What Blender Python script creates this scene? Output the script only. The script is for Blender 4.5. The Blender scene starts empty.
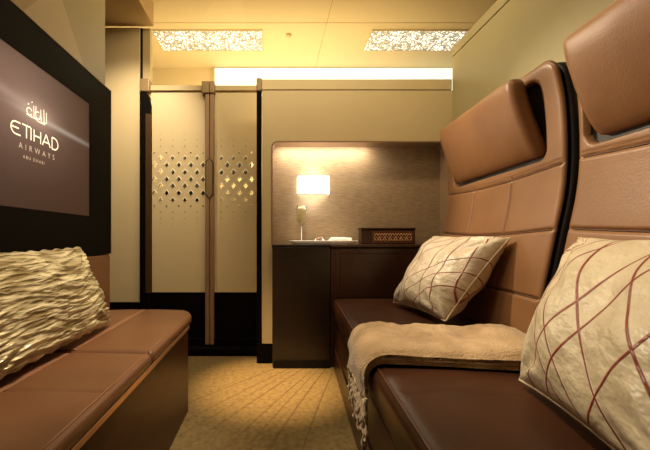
import bpy, bmesh, math, random
from mathutils import Vector, Matrix, noise
random.seed(7)
C = bpy.context.scene.collection
PI = math.pi

# ------------------------------------------------------------------ materials
def mat(name, col, rough=.5, metal=0, spec=.5, emit=None, estr=0, coat=0, sheen=0):
    m = bpy.data.materials.new(name); m.use_nodes = True
    b = m.node_tree.nodes['Principled BSDF']
    b.inputs['Base Color'].default_value = (*col, 1)
    b.inputs['Roughness'].default_value = rough
    b.inputs['Metallic'].default_value = metal
    b.inputs['Specular IOR Level'].default_value = spec
    b.inputs['Coat Weight'].default_value = coat
    b.inputs['Sheen Weight'].default_value = sheen
    if emit:
        b.inputs['Emission Color'].default_value = (*emit, 1)
        b.inputs['Emission Strength'].default_value = estr
    return m
def N(m, t, **kw):
    n = m.node_tree.nodes.new(t)
    for k, v in kw.items(): setattr(n, k, v)
    return n
def L(m, a, b): m.node_tree.links.new(a, b)
def bsdf(m): return m.node_tree.nodes['Principled BSDF']
def math_(m, op, a, b=None, clamp=False):
    n = N(m, 'ShaderNodeMath', operation=op); n.use_clamp = clamp
    for i, v in enumerate((a, b)):
        if v is None: continue
        if isinstance(v, (int, float)): n.inputs[i].default_value = v
        else: L(m, v, n.inputs[i])
    return n.outputs[0]
def noisy(m, c1, c2, scale=8, stretch=(1, 1, 1), detail=4, bump=0, bscale=None, bdist=.002, rot=(0,0,0)):
    tc = N(m, 'ShaderNodeTexCoord'); mp = N(m, 'ShaderNodeMapping')
    mp.inputs['Scale'].default_value = stretch; mp.inputs['Rotation'].default_value = rot
    L(m, tc.outputs['Object'], mp.inputs[0])
    nz = N(m, 'ShaderNodeTexNoise'); nz.inputs['Scale'].default_value = scale; nz.inputs['Detail'].default_value = detail
    L(m, mp.outputs[0], nz.inputs['Vector'])
    cr = N(m, 'ShaderNodeValToRGB')
    cr.color_ramp.elements[0].position = .3; cr.color_ramp.elements[1].position = .7
    cr.color_ramp.elements[0].color = (*c1, 1); cr.color_ramp.elements[1].color = (*c2, 1)
    L(m, nz.outputs['Fac'], cr.inputs[0]); L(m, cr.outputs[0], bsdf(m).inputs['Base Color'])
    if bump:
        n2 = N(m, 'ShaderNodeTexNoise'); n2.inputs['Scale'].default_value = bscale or scale; n2.inputs['Detail'].default_value = 3
        L(m, mp.outputs[0], n2.inputs['Vector'])
        bp = N(m, 'ShaderNodeBump'); bp.inputs['Strength'].default_value = bump; bp.inputs['Distance'].default_value = bdist
        L(m, n2.outputs['Fac'], bp.inputs['Height']); L(m, bp.outputs[0], bsdf(m).inputs['Normal'])
    return m
def leather(name, c1, c2, rough=.42, spec=.5):
    m = mat(name, c1, rough, spec=spec)
    return noisy(m, c1, c2, scale=5, bump=.4, bscale=170, bdist=.0012)

M = {}
M['cream'] = noisy(mat('cream_laminate', (.5,.4,.2), .5), (.66,.535,.31), (.69,.56,.33), 3)
M['cream2'] = mat('cream_trim', (.55,.43,.22), .45)
M['ceil'] = noisy(mat('ceiling_laminate', (.5,.38,.19), .6), (.60,.47,.25), (.62,.485,.26), 1.5)
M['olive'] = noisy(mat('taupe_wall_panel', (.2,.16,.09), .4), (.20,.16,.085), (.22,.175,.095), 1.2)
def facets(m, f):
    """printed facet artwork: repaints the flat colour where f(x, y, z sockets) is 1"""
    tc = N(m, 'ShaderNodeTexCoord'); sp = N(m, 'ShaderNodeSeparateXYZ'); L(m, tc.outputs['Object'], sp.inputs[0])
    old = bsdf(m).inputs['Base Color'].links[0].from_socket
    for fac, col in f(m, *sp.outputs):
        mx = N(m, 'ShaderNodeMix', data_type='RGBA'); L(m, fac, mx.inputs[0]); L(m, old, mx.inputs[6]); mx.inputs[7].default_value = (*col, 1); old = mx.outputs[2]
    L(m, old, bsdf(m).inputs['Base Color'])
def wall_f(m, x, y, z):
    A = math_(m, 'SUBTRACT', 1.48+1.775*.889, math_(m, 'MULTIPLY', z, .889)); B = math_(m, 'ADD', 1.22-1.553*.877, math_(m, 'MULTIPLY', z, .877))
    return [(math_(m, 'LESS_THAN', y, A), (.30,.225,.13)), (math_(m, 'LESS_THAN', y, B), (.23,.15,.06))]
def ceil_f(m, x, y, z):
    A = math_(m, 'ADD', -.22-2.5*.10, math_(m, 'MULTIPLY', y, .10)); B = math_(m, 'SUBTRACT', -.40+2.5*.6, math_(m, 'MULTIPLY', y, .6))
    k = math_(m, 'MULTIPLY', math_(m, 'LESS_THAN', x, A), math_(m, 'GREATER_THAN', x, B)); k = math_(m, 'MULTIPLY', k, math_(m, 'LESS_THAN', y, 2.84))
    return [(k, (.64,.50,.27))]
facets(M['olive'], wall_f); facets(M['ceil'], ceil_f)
M['sage'] = noisy(mat('sage_laminate', (.40,.36,.2), .5), (.40,.355,.20), (.42,.37,.21), 2)
M['soffit'] = noisy(mat('soffit_laminate', (.5,.34,.17), .5), (.42,.28,.12), (.44,.295,.13), 2)
M['black'] = mat('black_lacquer', (.005,.004,.003), .5, spec=.03)
M['blackmatte'] = mat('black_matte', (.008,.006,.005), .6, spec=.2)
M['stile'] = noisy(mat('bronze_stile', (.3,.19,.11), .4, .2), (.30,.19,.11), (.34,.215,.125), 3)
M['bronze'] = mat('bronze_cap', (.28,.19,.09), .4, .3)
M['wood'] = noisy(mat('dark_walnut', (.02,.011,.007), .3, coat=.1), (.016,.010,.007), (.026,.015,.010), 6, (1, 1, 8))
M['redwood'] = noisy(mat('red_walnut', (.04,.014,.006), .35, coat=.1), (.032,.011,.005), (.05,.017,.008), 6, (1, 8, 8))
M['basewood'] = noisy(mat('bench_walnut', (.05,.02,.01), .38, spec=.3), (.036,.009,.0035), (.065,.018,.007), 5, (1, 1, 7))
M['brass'] = mat('brushed_brass', (.72,.40,.20), .35, .75)
M['leather_tan'] = leather('tan_leather', (.215,.103,.043), (.285,.140,.060), .38, .4)
M['leather_head'] = leather('headrest_leather', (.22,.103,.042), (.28,.134,.055), .40, .4)
M['leather_dark'] = leather('chocolate_leather', (.040,.014,.006), (.066,.024,.010), .38, .28)
M['leather_red'] = leather('chestnut_leather', (.170,.078,.036), (.215,.100,.048), .36, .35)
M['leather_rim'] = mat('umber_leather', (.012,.007,.005), .5)
M['seam'] = mat('dark_thread', (.10,.042,.016), .6)
M['piping'] = mat('leather_piping', (.12,.05,.028), .45)
M['band'] = mat('leather_band', (.30,.14,.08), .45)
M['skin'] = mat('white_glaze', (.95,.93,.88), .25)
M['cloth'] = noisy(mat('white_napkin', (.9,.88,.82), .8), (.86,.84,.78), (.92,.9,.85), 30, bump=.5, bscale=60)
M['nuts'] = noisy(mat('mixed_nuts', (.4,.2,.1), .6), (.35,.12,.05), (.6,.3,.15), 60)
M['thread'] = mat('red_thread', (.3,.02,.015), .5)

g = mat('clear_glass', (1,1,.97), .02); bsdf(g).inputs['Transmission Weight'].default_value = .95; bsdf(g).inputs['IOR'].default_value = 1.2; M['glass'] = g
g = mat('champagne', (.98,.88,.55), .15); bsdf(g).inputs['Transmission Weight'].default_value = .35; bsdf(g).inputs['IOR'].default_value = 1.15; M['wine'] = g

# woven wall covering in the niche : short horizontal streaks
m = noisy(mat('woven_wallcovering', (.3,.2,.1), .55, sheen=.2), (.27,.185,.105), (.45,.32,.19), 9, (2.2, 1, 22), 6, .35, 14, .002)
M['weave'] = m

# carpet : warm sand pile with fanning sculpted lines
m = mat('carpet', (.4,.25,.1), .95, spec=.1)
tc = N(m, 'ShaderNodeTexCoord'); sp = N(m, 'ShaderNodeSeparateXYZ'); L(m, tc.outputs['Object'], sp.inputs[0])
dx = math_(m, 'SUBTRACT', .60, sp.outputs[0]); dy = math_(m, 'SUBTRACT', 2.8, sp.outputs[1])
ang = math_(m, 'ARCTAN2', dx, dy)
r = math_(m, 'SQRT', math_(m, 'ADD', math_(m, 'MULTIPLY', dx, dx), math_(m, 'MULTIPLY', dy, dy)))
a2 = math_(m, 'ADD', ang, math_(m, 'MULTIPLY', r, .03))
a2 = math_(m, 'ADD', a2, math_(m, 'MULTIPLY', math_(m, 'SINE', math_(m, 'MULTIPLY', a2, 37.0)), .012))
fr = math_(m, 'FRACT', math_(m, 'MULTIPLY', a2, 17.0))
ln = math_(m, 'SUBTRACT', 1.0, math_(m, 'DIVIDE', math_(m, 'ABSOLUTE', math_(m, 'SUBTRACT', fr, .5)), .09), True)
lim = math_(m, 'MULTIPLY', math_(m, 'GREATER_THAN', a2, .36), math_(m, 'LESS_THAN', a2, .80))
ln = math_(m, 'MULTIPLY', ln, lim)
ln = math_(m, 'MULTIPLY', ln, math_(m, 'SUBTRACT', 1.0, math_(m, 'MULTIPLY', math_(m, 'SUBTRACT', r, 1.0), 1.1), True))
nz = N(m, 'ShaderNodeTexNoise'); nz.inputs['Scale'].default_value = 45; nz.inputs['Detail'].default_value = 5
L(m, tc.outputs['Object'], nz.inputs['Vector'])
cr = N(m, 'ShaderNodeValToRGB'); cr.color_ramp.elements[0].position = .3; cr.color_ramp.elements[1].position = .7
cr.color_ramp.elements[0].color = (.16,.11,.045, 1); cr.color_ramp.elements[1].color = (.25,.178,.078, 1)
L(m, nz.outputs[0], cr.inputs[0])
mx = N(m, 'ShaderNodeMix', data_type='RGBA'); L(m, math_(m, 'MULTIPLY', ln, .85), mx.inputs[0])
L(m, cr.outputs[0], mx.inputs[6]); mx.inputs[7].default_value = (.09,.05,.02,1)
L(m, mx.outputs[2], bsdf(m).inputs['Base Color'])
hh = math_(m, 'SUBTRACT', math_(m, 'MULTIPLY', nz.outputs[0], .5), ln)
bp = N(m, 'ShaderNodeBump'); bp.inputs['Strength'].default_value = .5; bp.inputs['Distance'].default_value = .004
L(m, hh, bp.inputs['Height']); L(m, bp.outputs[0], bsdf(m).inputs['Normal'])
M['carpet'] = m

# blanket
m = mat('beige_wool', (.5,.36,.2), .9, sheen=.4, spec=.1)
noisy(m, (.34,.215,.105), (.62,.44,.25), 11, (1, 1, 1), 10, 1, 150, .005)
M['wool'] = m
M['fringe'] = noisy(mat('twisted_wool', (.6,.45,.28), .9, sheen=.4), (.55,.40,.24), (.74,.58,.38), 60)
# backlit light panels
def mosaic(name, scale, col, s, dark=.12):
    m = mat(name, (.3,.25,.15), .5)
    tc = N(m, 'ShaderNodeTexCoord'); v = N(m, 'ShaderNodeTexVoronoi', feature='DISTANCE_TO_EDGE'); v.inputs['Scale'].default_value = scale
    L(m, tc.outputs['Object'], v.inputs['Vector'])
    v2 = N(m, 'ShaderNodeTexVoronoi'); v2.inputs['Scale'].default_value = scale; L(m, tc.outputs['Object'], v2.inputs['Vector'])
    sp = N(m, 'ShaderNodeSeparateColor'); L(m, v2.outputs['Color'], sp.inputs[0])
    k = math_(m, 'GREATER_THAN', v.outputs[0], .13)
    k = math_(m, 'MULTIPLY', k, math_(m, 'ADD', math_(m, 'MULTIPLY', sp.outputs[0], .9), .15))
    st = math_(m, 'ADD', math_(m, 'MULTIPLY', k, s), dark)
    bsdf(m).inputs['Emission Color'].default_value = (*col, 1)
    L(m, st, bsdf(m).inputs['Emission Strength'])
    return m
M['mosaic'] = mosaic('backlit_mosaic', 34, (1,.93,.72), 1.9)
M['strip'] = mat('lit_diffuser', (.8,.85,.8), .5, emit=(.90,1,.86), estr=.85)
M['shade'] = mat('lit_shade', (.9,.9,.85), .6, emit=(1,.95,.80), estr=1.7)

# cushion fabric with red stitched lines (uses the cushion's own UV map)
def stitched(name, la, lb, c1, c2, flip=False, sa=.40, sb=1.6, ca=.55, cb=.35):
    m = mat(name, c1, .40, sheen=.05)
    uv = N(m, 'ShaderNodeUVMap'); sp = N(m, 'ShaderNodeSeparateXYZ'); L(m, uv.outputs[0], sp.inputs[0])
    u, v = sp.outputs[0], sp.outputs[1]
    if flip: u = math_(m, 'SUBTRACT', 1.0, u)
    vv = math_(m, 'SUBTRACT', v, .45); cv = math_(m, 'MULTIPLY', math_(m, 'MULTIPLY', vv, vv), ca)
    a = math_(m, 'SUBTRACT', math_(m, 'ADD', u, math_(m, 'MULTIPLY', v, sa)), cv)
    uu = math_(m, 'SUBTRACT', u, .5); cu = math_(m, 'MULTIPLY', math_(m, 'MULTIPLY', uu, uu), cb)
    b = math_(m, 'SUBTRACT', math_(m, 'SUBTRACT', v, math_(m, 'MULTIPLY', u, sb)), cu)
    tot = None
    for src, lst in ((a, la), (b, lb)):
        for p, w, st in lst:
            d = math_(m, 'ABSOLUTE', math_(m, 'SUBTRACT', src, p))
            k = math_(m, 'MULTIPLY', math_(m, 'SUBTRACT', 1.0, math_(m, 'MINIMUM', math_(m, 'DIVIDE', d, w), 1.0), True), st)
            k = math_(m, 'MULTIPLY', k, 1.6, True)
            tot = k if tot is None else math_(m, 'MAXIMUM', tot, k)
    tc = N(m, 'ShaderNodeTexCoord')
    nz = N(m, 'ShaderNodeTexNoise'); nz.inputs['Scale'].default_value = 6; nz.inputs['Detail'].default_value = 3
    L(m, uv.outputs[0], nz.inputs['Vector'])
    cr = N(m, 'ShaderNodeValToRGB'); cr.color_ramp.elements[0].position = .35; cr.color_ramp.elements[1].position = .65
    cr.color_ramp.elements[0].color = (*c1, 1); cr.color_ramp.elements[1].color = (*c2, 1)
    L(m, nz.outputs[0], cr.inputs[0])
    mx = N(m, 'ShaderNodeMix', data_type='RGBA'); L(m, tot, mx.inputs[0]); L(m, cr.outputs[0], mx.inputs[6]); mx.inputs[7].default_value = (.27,.018,.008,1)
    L(m, mx.outputs[2], bsdf(m).inputs['Base Color'])
    n2 = N(m, 'ShaderNodeTexNoise'); n2.inputs['Scale'].default_value = 9; n2.inputs['Detail'].default_value = 3; L(m, uv.outputs[0], n2.inputs['Vector'])
    h = math_(m, 'SUBTRACT', n2.outputs[0], math_(m, 'MULTIPLY', tot, .25))
    bp = N(m, 'ShaderNodeBump'); bp.inputs['Strength'].default_value = .6; bp.inputs['Distance'].default_value = .02
    L(m, h, bp.inputs['Height']); L(m, bp.outputs[0], bsdf(m).inputs['Normal'])
    return m
W = .0085
M['stitch_near'] = stitched('stitched_satin', [(p, W, 1) for p in (.34,.47,.68,.95,1.15)], [(p, W*1.5, 1) for p in (.36,.16,-.28,-.50,-.95,.66)], (.60,.51,.34), (.72,.63,.45))
M['stitch_far'] = stitched('stitched_satin_pale', [(p, W, .8) for p in (.22,.31,.40,.66,.84,1.02)], [(p, W, 1) for p in (-.42,-.24,-.06,.34,.50)], (.64,.54,.40), (.76,.67,.50), sa=.16, sb=.85, ca=.2, cb=-.3)

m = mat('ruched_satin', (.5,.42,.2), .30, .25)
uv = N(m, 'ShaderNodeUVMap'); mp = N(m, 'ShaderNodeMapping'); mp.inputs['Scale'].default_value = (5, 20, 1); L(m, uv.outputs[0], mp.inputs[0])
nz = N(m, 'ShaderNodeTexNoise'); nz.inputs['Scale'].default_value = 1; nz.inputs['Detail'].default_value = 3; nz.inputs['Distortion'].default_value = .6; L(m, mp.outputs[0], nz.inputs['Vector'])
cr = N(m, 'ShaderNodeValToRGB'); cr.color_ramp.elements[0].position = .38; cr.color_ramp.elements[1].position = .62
cr.color_ramp.elements[0].color = (.26,.19,.08,1); cr.color_ramp.elements[1].color = (.88,.79,.52,1)  # ramp follows the ruche height: fold shade and ridge light put into the colour
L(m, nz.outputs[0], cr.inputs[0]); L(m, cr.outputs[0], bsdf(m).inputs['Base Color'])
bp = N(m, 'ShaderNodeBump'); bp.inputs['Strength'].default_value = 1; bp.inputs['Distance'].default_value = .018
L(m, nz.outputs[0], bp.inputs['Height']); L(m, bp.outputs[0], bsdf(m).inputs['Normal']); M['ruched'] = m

# ------------------------------------------------------------------ mesh helpers
def link(name, me, material, parent=None, smooth=True):
    o = bpy.data.objects.new(name, me); C.objects.link(o)
    if material is not None: me.materials.append(material)
    if smooth:
        for p in me.polygons: p.use_smooth = True
    if parent: o.parent = parent
    return o
def from_bm(name, bm, material, parent=None, smooth=False):
    bmesh.ops.recalc_face_normals(bm, faces=bm.faces)
    me = bpy.data.meshes.new(name); bm.to_mesh(me); bm.free()
    return link(name, me, material, parent, smooth)
def add_box(bm, x0, x1, y0, y1, z0, z1, bev=0, seg=2):
    b = bmesh.new(); r = bmesh.ops.create_cube(b, size=1)
    for v in b.verts:
        v.co = Vector(((x0+x1)/2 + v.co.x*(x1-x0), (y0+y1)/2 + v.co.y*(y1-y0), (z0+z1)/2 + v.co.z*(z1-z0)))
    if bev: bmesh.ops.bevel(b, geom=list(b.edges), offset=bev, segments=seg, affect='EDGES', profile=.5)
    me = bpy.data.meshes.new('t'); b.to_mesh(me); b.free(); bm.from_mesh(me); bpy.data.meshes.remove(me)
def box(name, x0, x1, y0, y1, z0, z1, material, parent=None, bev=0, seg=2, kind=None):
    bm = bmesh.new(); add_box(bm, x0, x1, y0, y1, z0, z1, bev, seg)
    o = from_bm(name, bm, material, parent, False)
    if kind: o['kind'] = kind
    return o
def autosmooth(o):
    for p in o.data.polygons: p.use_smooth = True
    md = o.modifiers.new('wn', 'WEIGHTED_NORMAL'); md.keep_sharp = True
def grid_closed(name, rings, material, parent=None, cap=True, smooth=True):
    """rings: list of equal-length closed loops"""
    bm = bmesh.new(); n = len(rings[0])
    V = [[bm.verts.new(p) for p in r] for r in rings]
    for i in range(len(V)-1):
        for j in range(n):
            bm.faces.new((V[i][j], V[i][(j+1) % n], V[i+1][(j+1) % n], V[i+1][j]))
    if cap:
        bm.faces.new(V[0][::-1]); bm.faces.new(V[-1])
    return from_bm(name, bm, material, parent, smooth)
def grid_open(name, P, material, parent=None):
    bm = bmesh.new(); V = [[bm.verts.new(p) for p in r] for r in P]
    for i in range(len(V)-1):
        for j in range(len(V[0])-1):
            bm.faces.new((V[i][j], V[i][j+1], V[i+1][j+1], V[i+1][j]))
    return from_bm(name, bm, material, parent, True)
def tube_rings(bm, pts, r, n=8):
    pts = [Vector(p) for p in pts]; rings = []
    for i, p in enumerate(pts):
        a = pts[max(0, i-1)]; b = pts[min(len(pts)-1, i+1)]; d = (b-a).normalized()
        up = Vector((0,0,1)) if abs(d.z) < .9 else Vector((1,0,0))
        x = d.cross(up).normalized(); y = d.cross(x)
        rr = r[i] if isinstance(r, (list, tuple)) else r
        rings.append([bm.verts.new(p + rr*(math.cos(2*PI*k/n)*x + math.sin(2*PI*k/n)*y)) for k in range(n)])
    for i in range(len(rings)-1):
        for k in range(n): bm.faces.new((rings[i][k], rings[i][(k+1) % n], rings[i+1][(k+1) % n], rings[i+1][k]))
    bm.faces.new(rings[0][::-1]); bm.faces.new(rings[-1])
def tube(name, pts, r, material, parent=None, n=8):
    bm = bmesh.new(); tube_rings(bm, pts, r, n); return from_bm(name, bm, material, parent, True)
def lathe(name, prof, material, parent=None, n=28):
    bm = bmesh.new(); rings = []
    for rr, z in prof: rings.append([bm.verts.new((rr*math.cos(2*PI*k/n), rr*math.sin(2*PI*k/n), z)) for k in range(n)])
    for i in range(len(rings)-1):
        for k in range(n): bm.faces.new((rings[i][k], rings[i][(k+1) % n], rings[i+1][(k+1) % n], rings[i+1][k]))
    bm.faces.new(rings[0][::-1]); bm.faces.new(rings[-1])
    return from_bm(name, bm, material, parent, True)
def thing(name, label, cat, loc=(0,0,0), rz=0, group=None, kind=None):
    o = bpy.data.objects.new(name, None); C.objects.link(o); o.empty_display_size = .1
    o.location = loc; o.rotation_euler = (0, 0, rz)
    if label: o['label'] = label
    if cat: o['category'] = cat
    if group: o['group'] = group
    if kind: o['kind'] = kind
    return o
def tag(o, label, cat, group=None):
    o['label'] = label; o['category'] = cat
    if group: o['group'] = group
    return o
def smst(a, b, x):
    t = max(0, min(1, (x-a)/(b-a))); return t*t*(3-2*t)
def round_rect(x0, x1, z0, z1, r, n=6):
    out = []
    for cx, cz, a0 in ((x1-r, z1-r, 0), (x0+r, z1-r, PI/2), (x0+r, z0+r, PI), (x1-r, z0+r, 1.5*PI)):
        for k in range(n+1):
            a = a0 + k*PI/2/n; out.append((cx+r*math.cos(a), cz+r*math.sin(a)))
    return out
def plate_with_holes(name, outer, holes, y0, y1, material, parent=None):
    """upright plate in XZ with real openings, thickness y0..y1"""
    cu = bpy.data.curves.new('c', 'CURVE'); cu.dimensions = '2D'; cu.fill_mode = 'BOTH'; cu.extrude = (y1-y0)/2
    for loop in [outer]+holes:
        s = cu.splines.new('POLY'); s.points.add(len(loop)-1)
        for p, (x, z) in zip(s.points, loop): p.co = (x, z, 0, 1)
        s.use_cyclic_u = True
    t = bpy.data.objects.new('t', cu); C.objects.link(t)
    bpy.context.view_layer.update()
    me = bpy.data.meshes.new_from_object(t.evaluated_get(bpy.context.evaluated_depsgraph_get()))
    bpy.data.objects.remove(t); bpy.data.curves.remove(cu)
    me.materials.clear(); me.name = name
    me.transform(Matrix(((1,0,0,0),(0,0,-1,(y0+y1)/2),(0,1,0,0),(0,0,0,1))))
    return link(name, me, material, parent, False)

# ------------------------------------------------------------------ the setting
S = 'structure'
box('floor', -1.6, 1.7, -1.3, 3.6, -.05, 0, M['carpet'], kind=S)
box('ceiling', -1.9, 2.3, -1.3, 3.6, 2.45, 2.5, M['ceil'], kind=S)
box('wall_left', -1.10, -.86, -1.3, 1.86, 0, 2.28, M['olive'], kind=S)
box('wall_right', 1.155, 1.22, -1.3, 2.31, 0, 1.955, M['sage'], kind=S)
box('wall_front', -1.6, 1.7, -1.35, -1.3, 0, 2.45, M['cream'], kind=S)
box('trim_1', 1.150, 1.225, -1.3, 2.31, 1.958, 2.015, M['sage'], bev=.003, kind=S)     # capping rail of the right wall
box('trim_2', -1.9, -.83, -1.3, 2.53, 2.283, 2.45, M['soffit'], kind=S)                # lowered soffit over the bench
box('trim_3', 1.152, 1.156, -1.25, 1.425, .02, 1.95, M['sage'], kind=S)             # raised panel on the right wall
# end wall panel beside the door
t = thing('wall_corner', None, None, kind=S)
box('panel', -1.20, -.928, 2.53, 2.56, .35, 2.275, M['cream'], t, bev=.002)
box('skirting', -1.20, -.928, 2.525, 2.56, 0, .347, M['black'], t)
box('shadow_gap', -.930, -.912, 2.545, 2.57, 0, 2.28, M['blackmatte'], t)
box('return_panel', -.912, -.86, 2.55, 2.60, 1.91, 2.28, M['cream2'], t)
# far wall of the aisle beyond the door
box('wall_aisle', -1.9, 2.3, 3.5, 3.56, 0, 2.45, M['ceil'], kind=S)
box('trim_4', -.87, -.45, 2.92, 2.96, 0, 1.52, M['blackmatte'], kind=S)  # dark panel added behind the left leaf so its lattice openings look dark
box('trim_5', -.445, -.17, 2.92, 2.96, 1.29, 1.52, M['blackmatte'], kind=S)  # same for the right leaf, shorter so the lower openings stay bright
# faint ceiling joints
for i, x in enumerate((-1.35, .42, 1.9)):
    box('trim_%d' % (6+i), x-.0015, x+.0015, 2.3, 3.49, 2.4485, 2.4505, M['bronze'], kind=S)
box('trim_9', -1.3, 2.2, 2.765, 2.768, 2.4485, 2.4505, M['bronze'], kind=S)

# back partition with a recessed niche
part = thing('wall_back', None, None, kind=S)
outer = [(-.064, .125), (1.155, .125), (1.155, 1.745), (-.064, 1.745)]
niche = round_rect(.0, 1.13, .735, 1.415, .035)
plate_with_holes('panel', outer, [niche], 2.31, 2.33, M['cream'], part)
box('top_rail', -.064, 1.150, 2.305, 2.335, 1.748, 1.815, M['cream'], part, bev=.003)
box('skirting', -.085, .02, 2.302, 2.33, 0, .122, M['black'], part)
box('edge_post', -.098, -.066, 2.30, 2.34, .0, 1.735, M['black'], part, bev=.003)
box('post_cap', -.100, -.064, 2.296, 2.344, 1.738, 1.82, M['bronze'], part, bev=.004)
# niche lining : rounded frame lip and reveal
P_in = round_rect(.004, 1.126, .739, 1.411, .032); P_bk = round_rect(.004, 1.126, .739, 1.411, .032)
rings = [[(x, y, z) for x, z in P] for P, y in ((round_rect(-.004,1.134,.731,1.419,.038), 2.3098), (round_rect(-.004,1.134,.731,1.419,.038), 2.304), (P_in, 2.304), (P_bk, 2.425))]
grid_closed('niche_frame', rings, M['stile'], part, cap=False, smooth=False)
box('niche_shelf', .0, 1.13, 2.2965, 2.424, .742, .760, M['redwood'], part)
box('niche_back', -.02, 1.15, 2.425, 2.445, .70, 1.45, M['weave'], part)

# door
door = thing('door_1', None, None, kind=S)
def diam(cx, cz, w, h): return [(cx-w, cz), (cx, cz-h), (cx+w, cz), (cx, cz+h)]
s0 = 361/2.54
def px2(x, y): return ((x-272)/s0, .8+(238-y)/s0)
rows = [(152.9, 1.0, 1), (158.3, 2.2, 0), (165.2, 2.75, 1), (172.5, 2.75, 0), (179.6, 2.75, 1), (186.2, 2.75, 0), (193.3, 2.75, 1), (200.2, 2.3, 0), (205.8, 1.0, 1)]
def holes(x0, x1):
    out = []
    for y, h, odd in rows:
        x = 154.9 if odd else 161.0
        while x < 262:
            if x0 < x < x1:
                cx, cz = px2(x, y); hh = h/s0*.96
                out.append(diam(cx, cz, hh*.86, hh*1.12))
            x += 12.1
    return out
def rims(hs):
    bm = bmesh.new()
    for q in hs:
        cx = sum(p[0] for p in q)/4; cz = sum(p[1] for p in q)/4
        A = [bm.verts.new((x, 2.5275, z)) for x, z in q]
        B = [bm.verts.new((cx+(x-cx)*1.42, 2.5295, cz+(z-cz)*1.42)) for x, z in q]
        C_ = [bm.verts.new((x, 2.546, z)) for x, z in q]
        for k in range(4):
            bm.faces.new((A[k], A[(k+1) % 4], B[(k+1) % 4], B[k])); bm.faces.new((A[k], A[(k+1) % 4], C_[(k+1) % 4], C_[k]))
    return bm
def dimples(x0, x1):
    bm = bmesh.new()
    for y, h in ((134.5,.35), (140,.5), (146.5,.7), (212,.7), (218,.5), (224,.35)):
        x = 154.9 if (round(y) % 2) else 161.0
        while x < 262:
            if x0 < x < x1:
                cx, cz = px2(x, y); hh = h/s0*1.2
                vs = [bm.verts.new((a, 2.5285, b)) for a, b in diam(cx, cz, hh, hh*1.3)]; vs2 = [bm.verts.new((a, 2.5305, b)) for a, b in diam(cx, cz, hh, hh*1.3)]
                bm.faces.new(vs)
                for k in range(4): bm.faces.new((vs[k], vs[(k+1) % 4], vs2[(k+1) % 4], vs2[k]))
            x += 12.1
    return bm
M['rim'] = mat('bevel_highlight', (.92,.83,.6), .35)  # highlight on the opening bevels painted in as a paler cream
M['pocket'] = mat('umber_gloss', (.07,.035,.015), .25)
M['dimple'] = mat('embossed_diamond', (.42,.31,.15), .5)
xl0, _ = px2(151.5, 0); xl1, _ = px2(207, 0); xr0, _ = px2(214.3, 0); xr1, _ = px2(258.5, 0)
for (a, b, p0, p1) in ((xl0, xl1, 153.5, 204.5), (xr0, xr1, 217.5, 255.5)):
    lf = plate_with_holes('door_leaf', [(a, .42), (b, .42), (b, 1.84), (a, 1.84)], holes(p0, p1), 2.53, 2.545, M['cream'], door)
    from_bm('opening_rims', rims(holes(p0, p1)), M['rim'], lf)
    from_bm('embossed_dots', dimples(p0, p1), M['dimple'], lf)
    box('kick_panel', a, b, 2.532, 2.55, .065, .418, M['black'], door)
    box('top_rail', a, b, 2.515, 2.555, 1.828, 1.865, M['cream2'], door, bev=.003)
    box('bottom_rail', a, b, 2.515, 2.553, .03, .10, M['black'], door, bev=.004)
st = thing('center_stile', None, None); st.parent = door
c0, _ = px2(206.2, 0); c1, _ = px2(214.8, 0); cm = (c0+c1)/2
box('stile', c0, cm-.0015, 2.495, 2.56, .06, 1.80, M['stile'], st, bev=.005)
box('stile', cm+.0015, c1, 2.495, 2.56, .06, 1.80, M['stile'], st, bev=.005)
box('stile_cap', c0-.022, cm-.002, 2.485, 2.565, 1.80, 1.882, M['bronze'], st, bev=.004)
box('stile_cap', cm+.000, c1+.006, 2.485, 2.565, 1.80, 1.882, M['bronze'], st, bev=.004)
hz0 = .8+(238-199)/s0; hz1 = .8+(238-160)/s0
hp = [(c0+.008, hz0+.03), (cm, hz0), (c1-.008, hz0+.03), (c1-.008, hz1-.03), (cm, hz1), (c0+.008, hz1-.03)]
ctr = (cm, (hz0+hz1)/2)
plate_with_holes('handle_recess', [(cm+(x-cm)*1.28, ctr[1]+(z-ctr[1])*1.04) for x, z in hp], [], 2.492, 2.4955, M['black'], st)
plate_with_holes('door_handle', hp, [], 2.488, 2.497, M['bronze'], st)
# left pocket jamb
jb = bmesh.new(); j0, _ = px2(141.8, 0); j1, _ = px2(152.5, 0)
prof = [(j0, 0), (j1, 0), (j1, 1.72), (j1-.012, 1.775), (j1-.03, 1.81), (j0, 1.81)]
V0 = [jb.verts.new((x, 2.50, z)) for x, z in prof]; V1 = [jb.verts.new((x, 2.56, z)) for x, z in prof]
jb.faces.new(V0); jb.faces.new(V1[::-1])
for k in range(len(prof)): jb.faces.new((V0[k], V0[(k+1) % 6], V1[(k+1) % 6], V1[k]))
from_bm('jamb', jb, M['black'], door)
box('pocket_panel', j1-.034, j1+.004, 2.497, 2.4995, .42, 1.66, M['pocket'], door)
box('jamb_cap', j0, j1-.008, 2.495, 2.565, 1.815, 1.905, M['bronze'], door, bev=.006)
box('threshold', -.92, -.02, 2.44, 2.56, 0, .05, M['black'], door, bev=.006)

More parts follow.
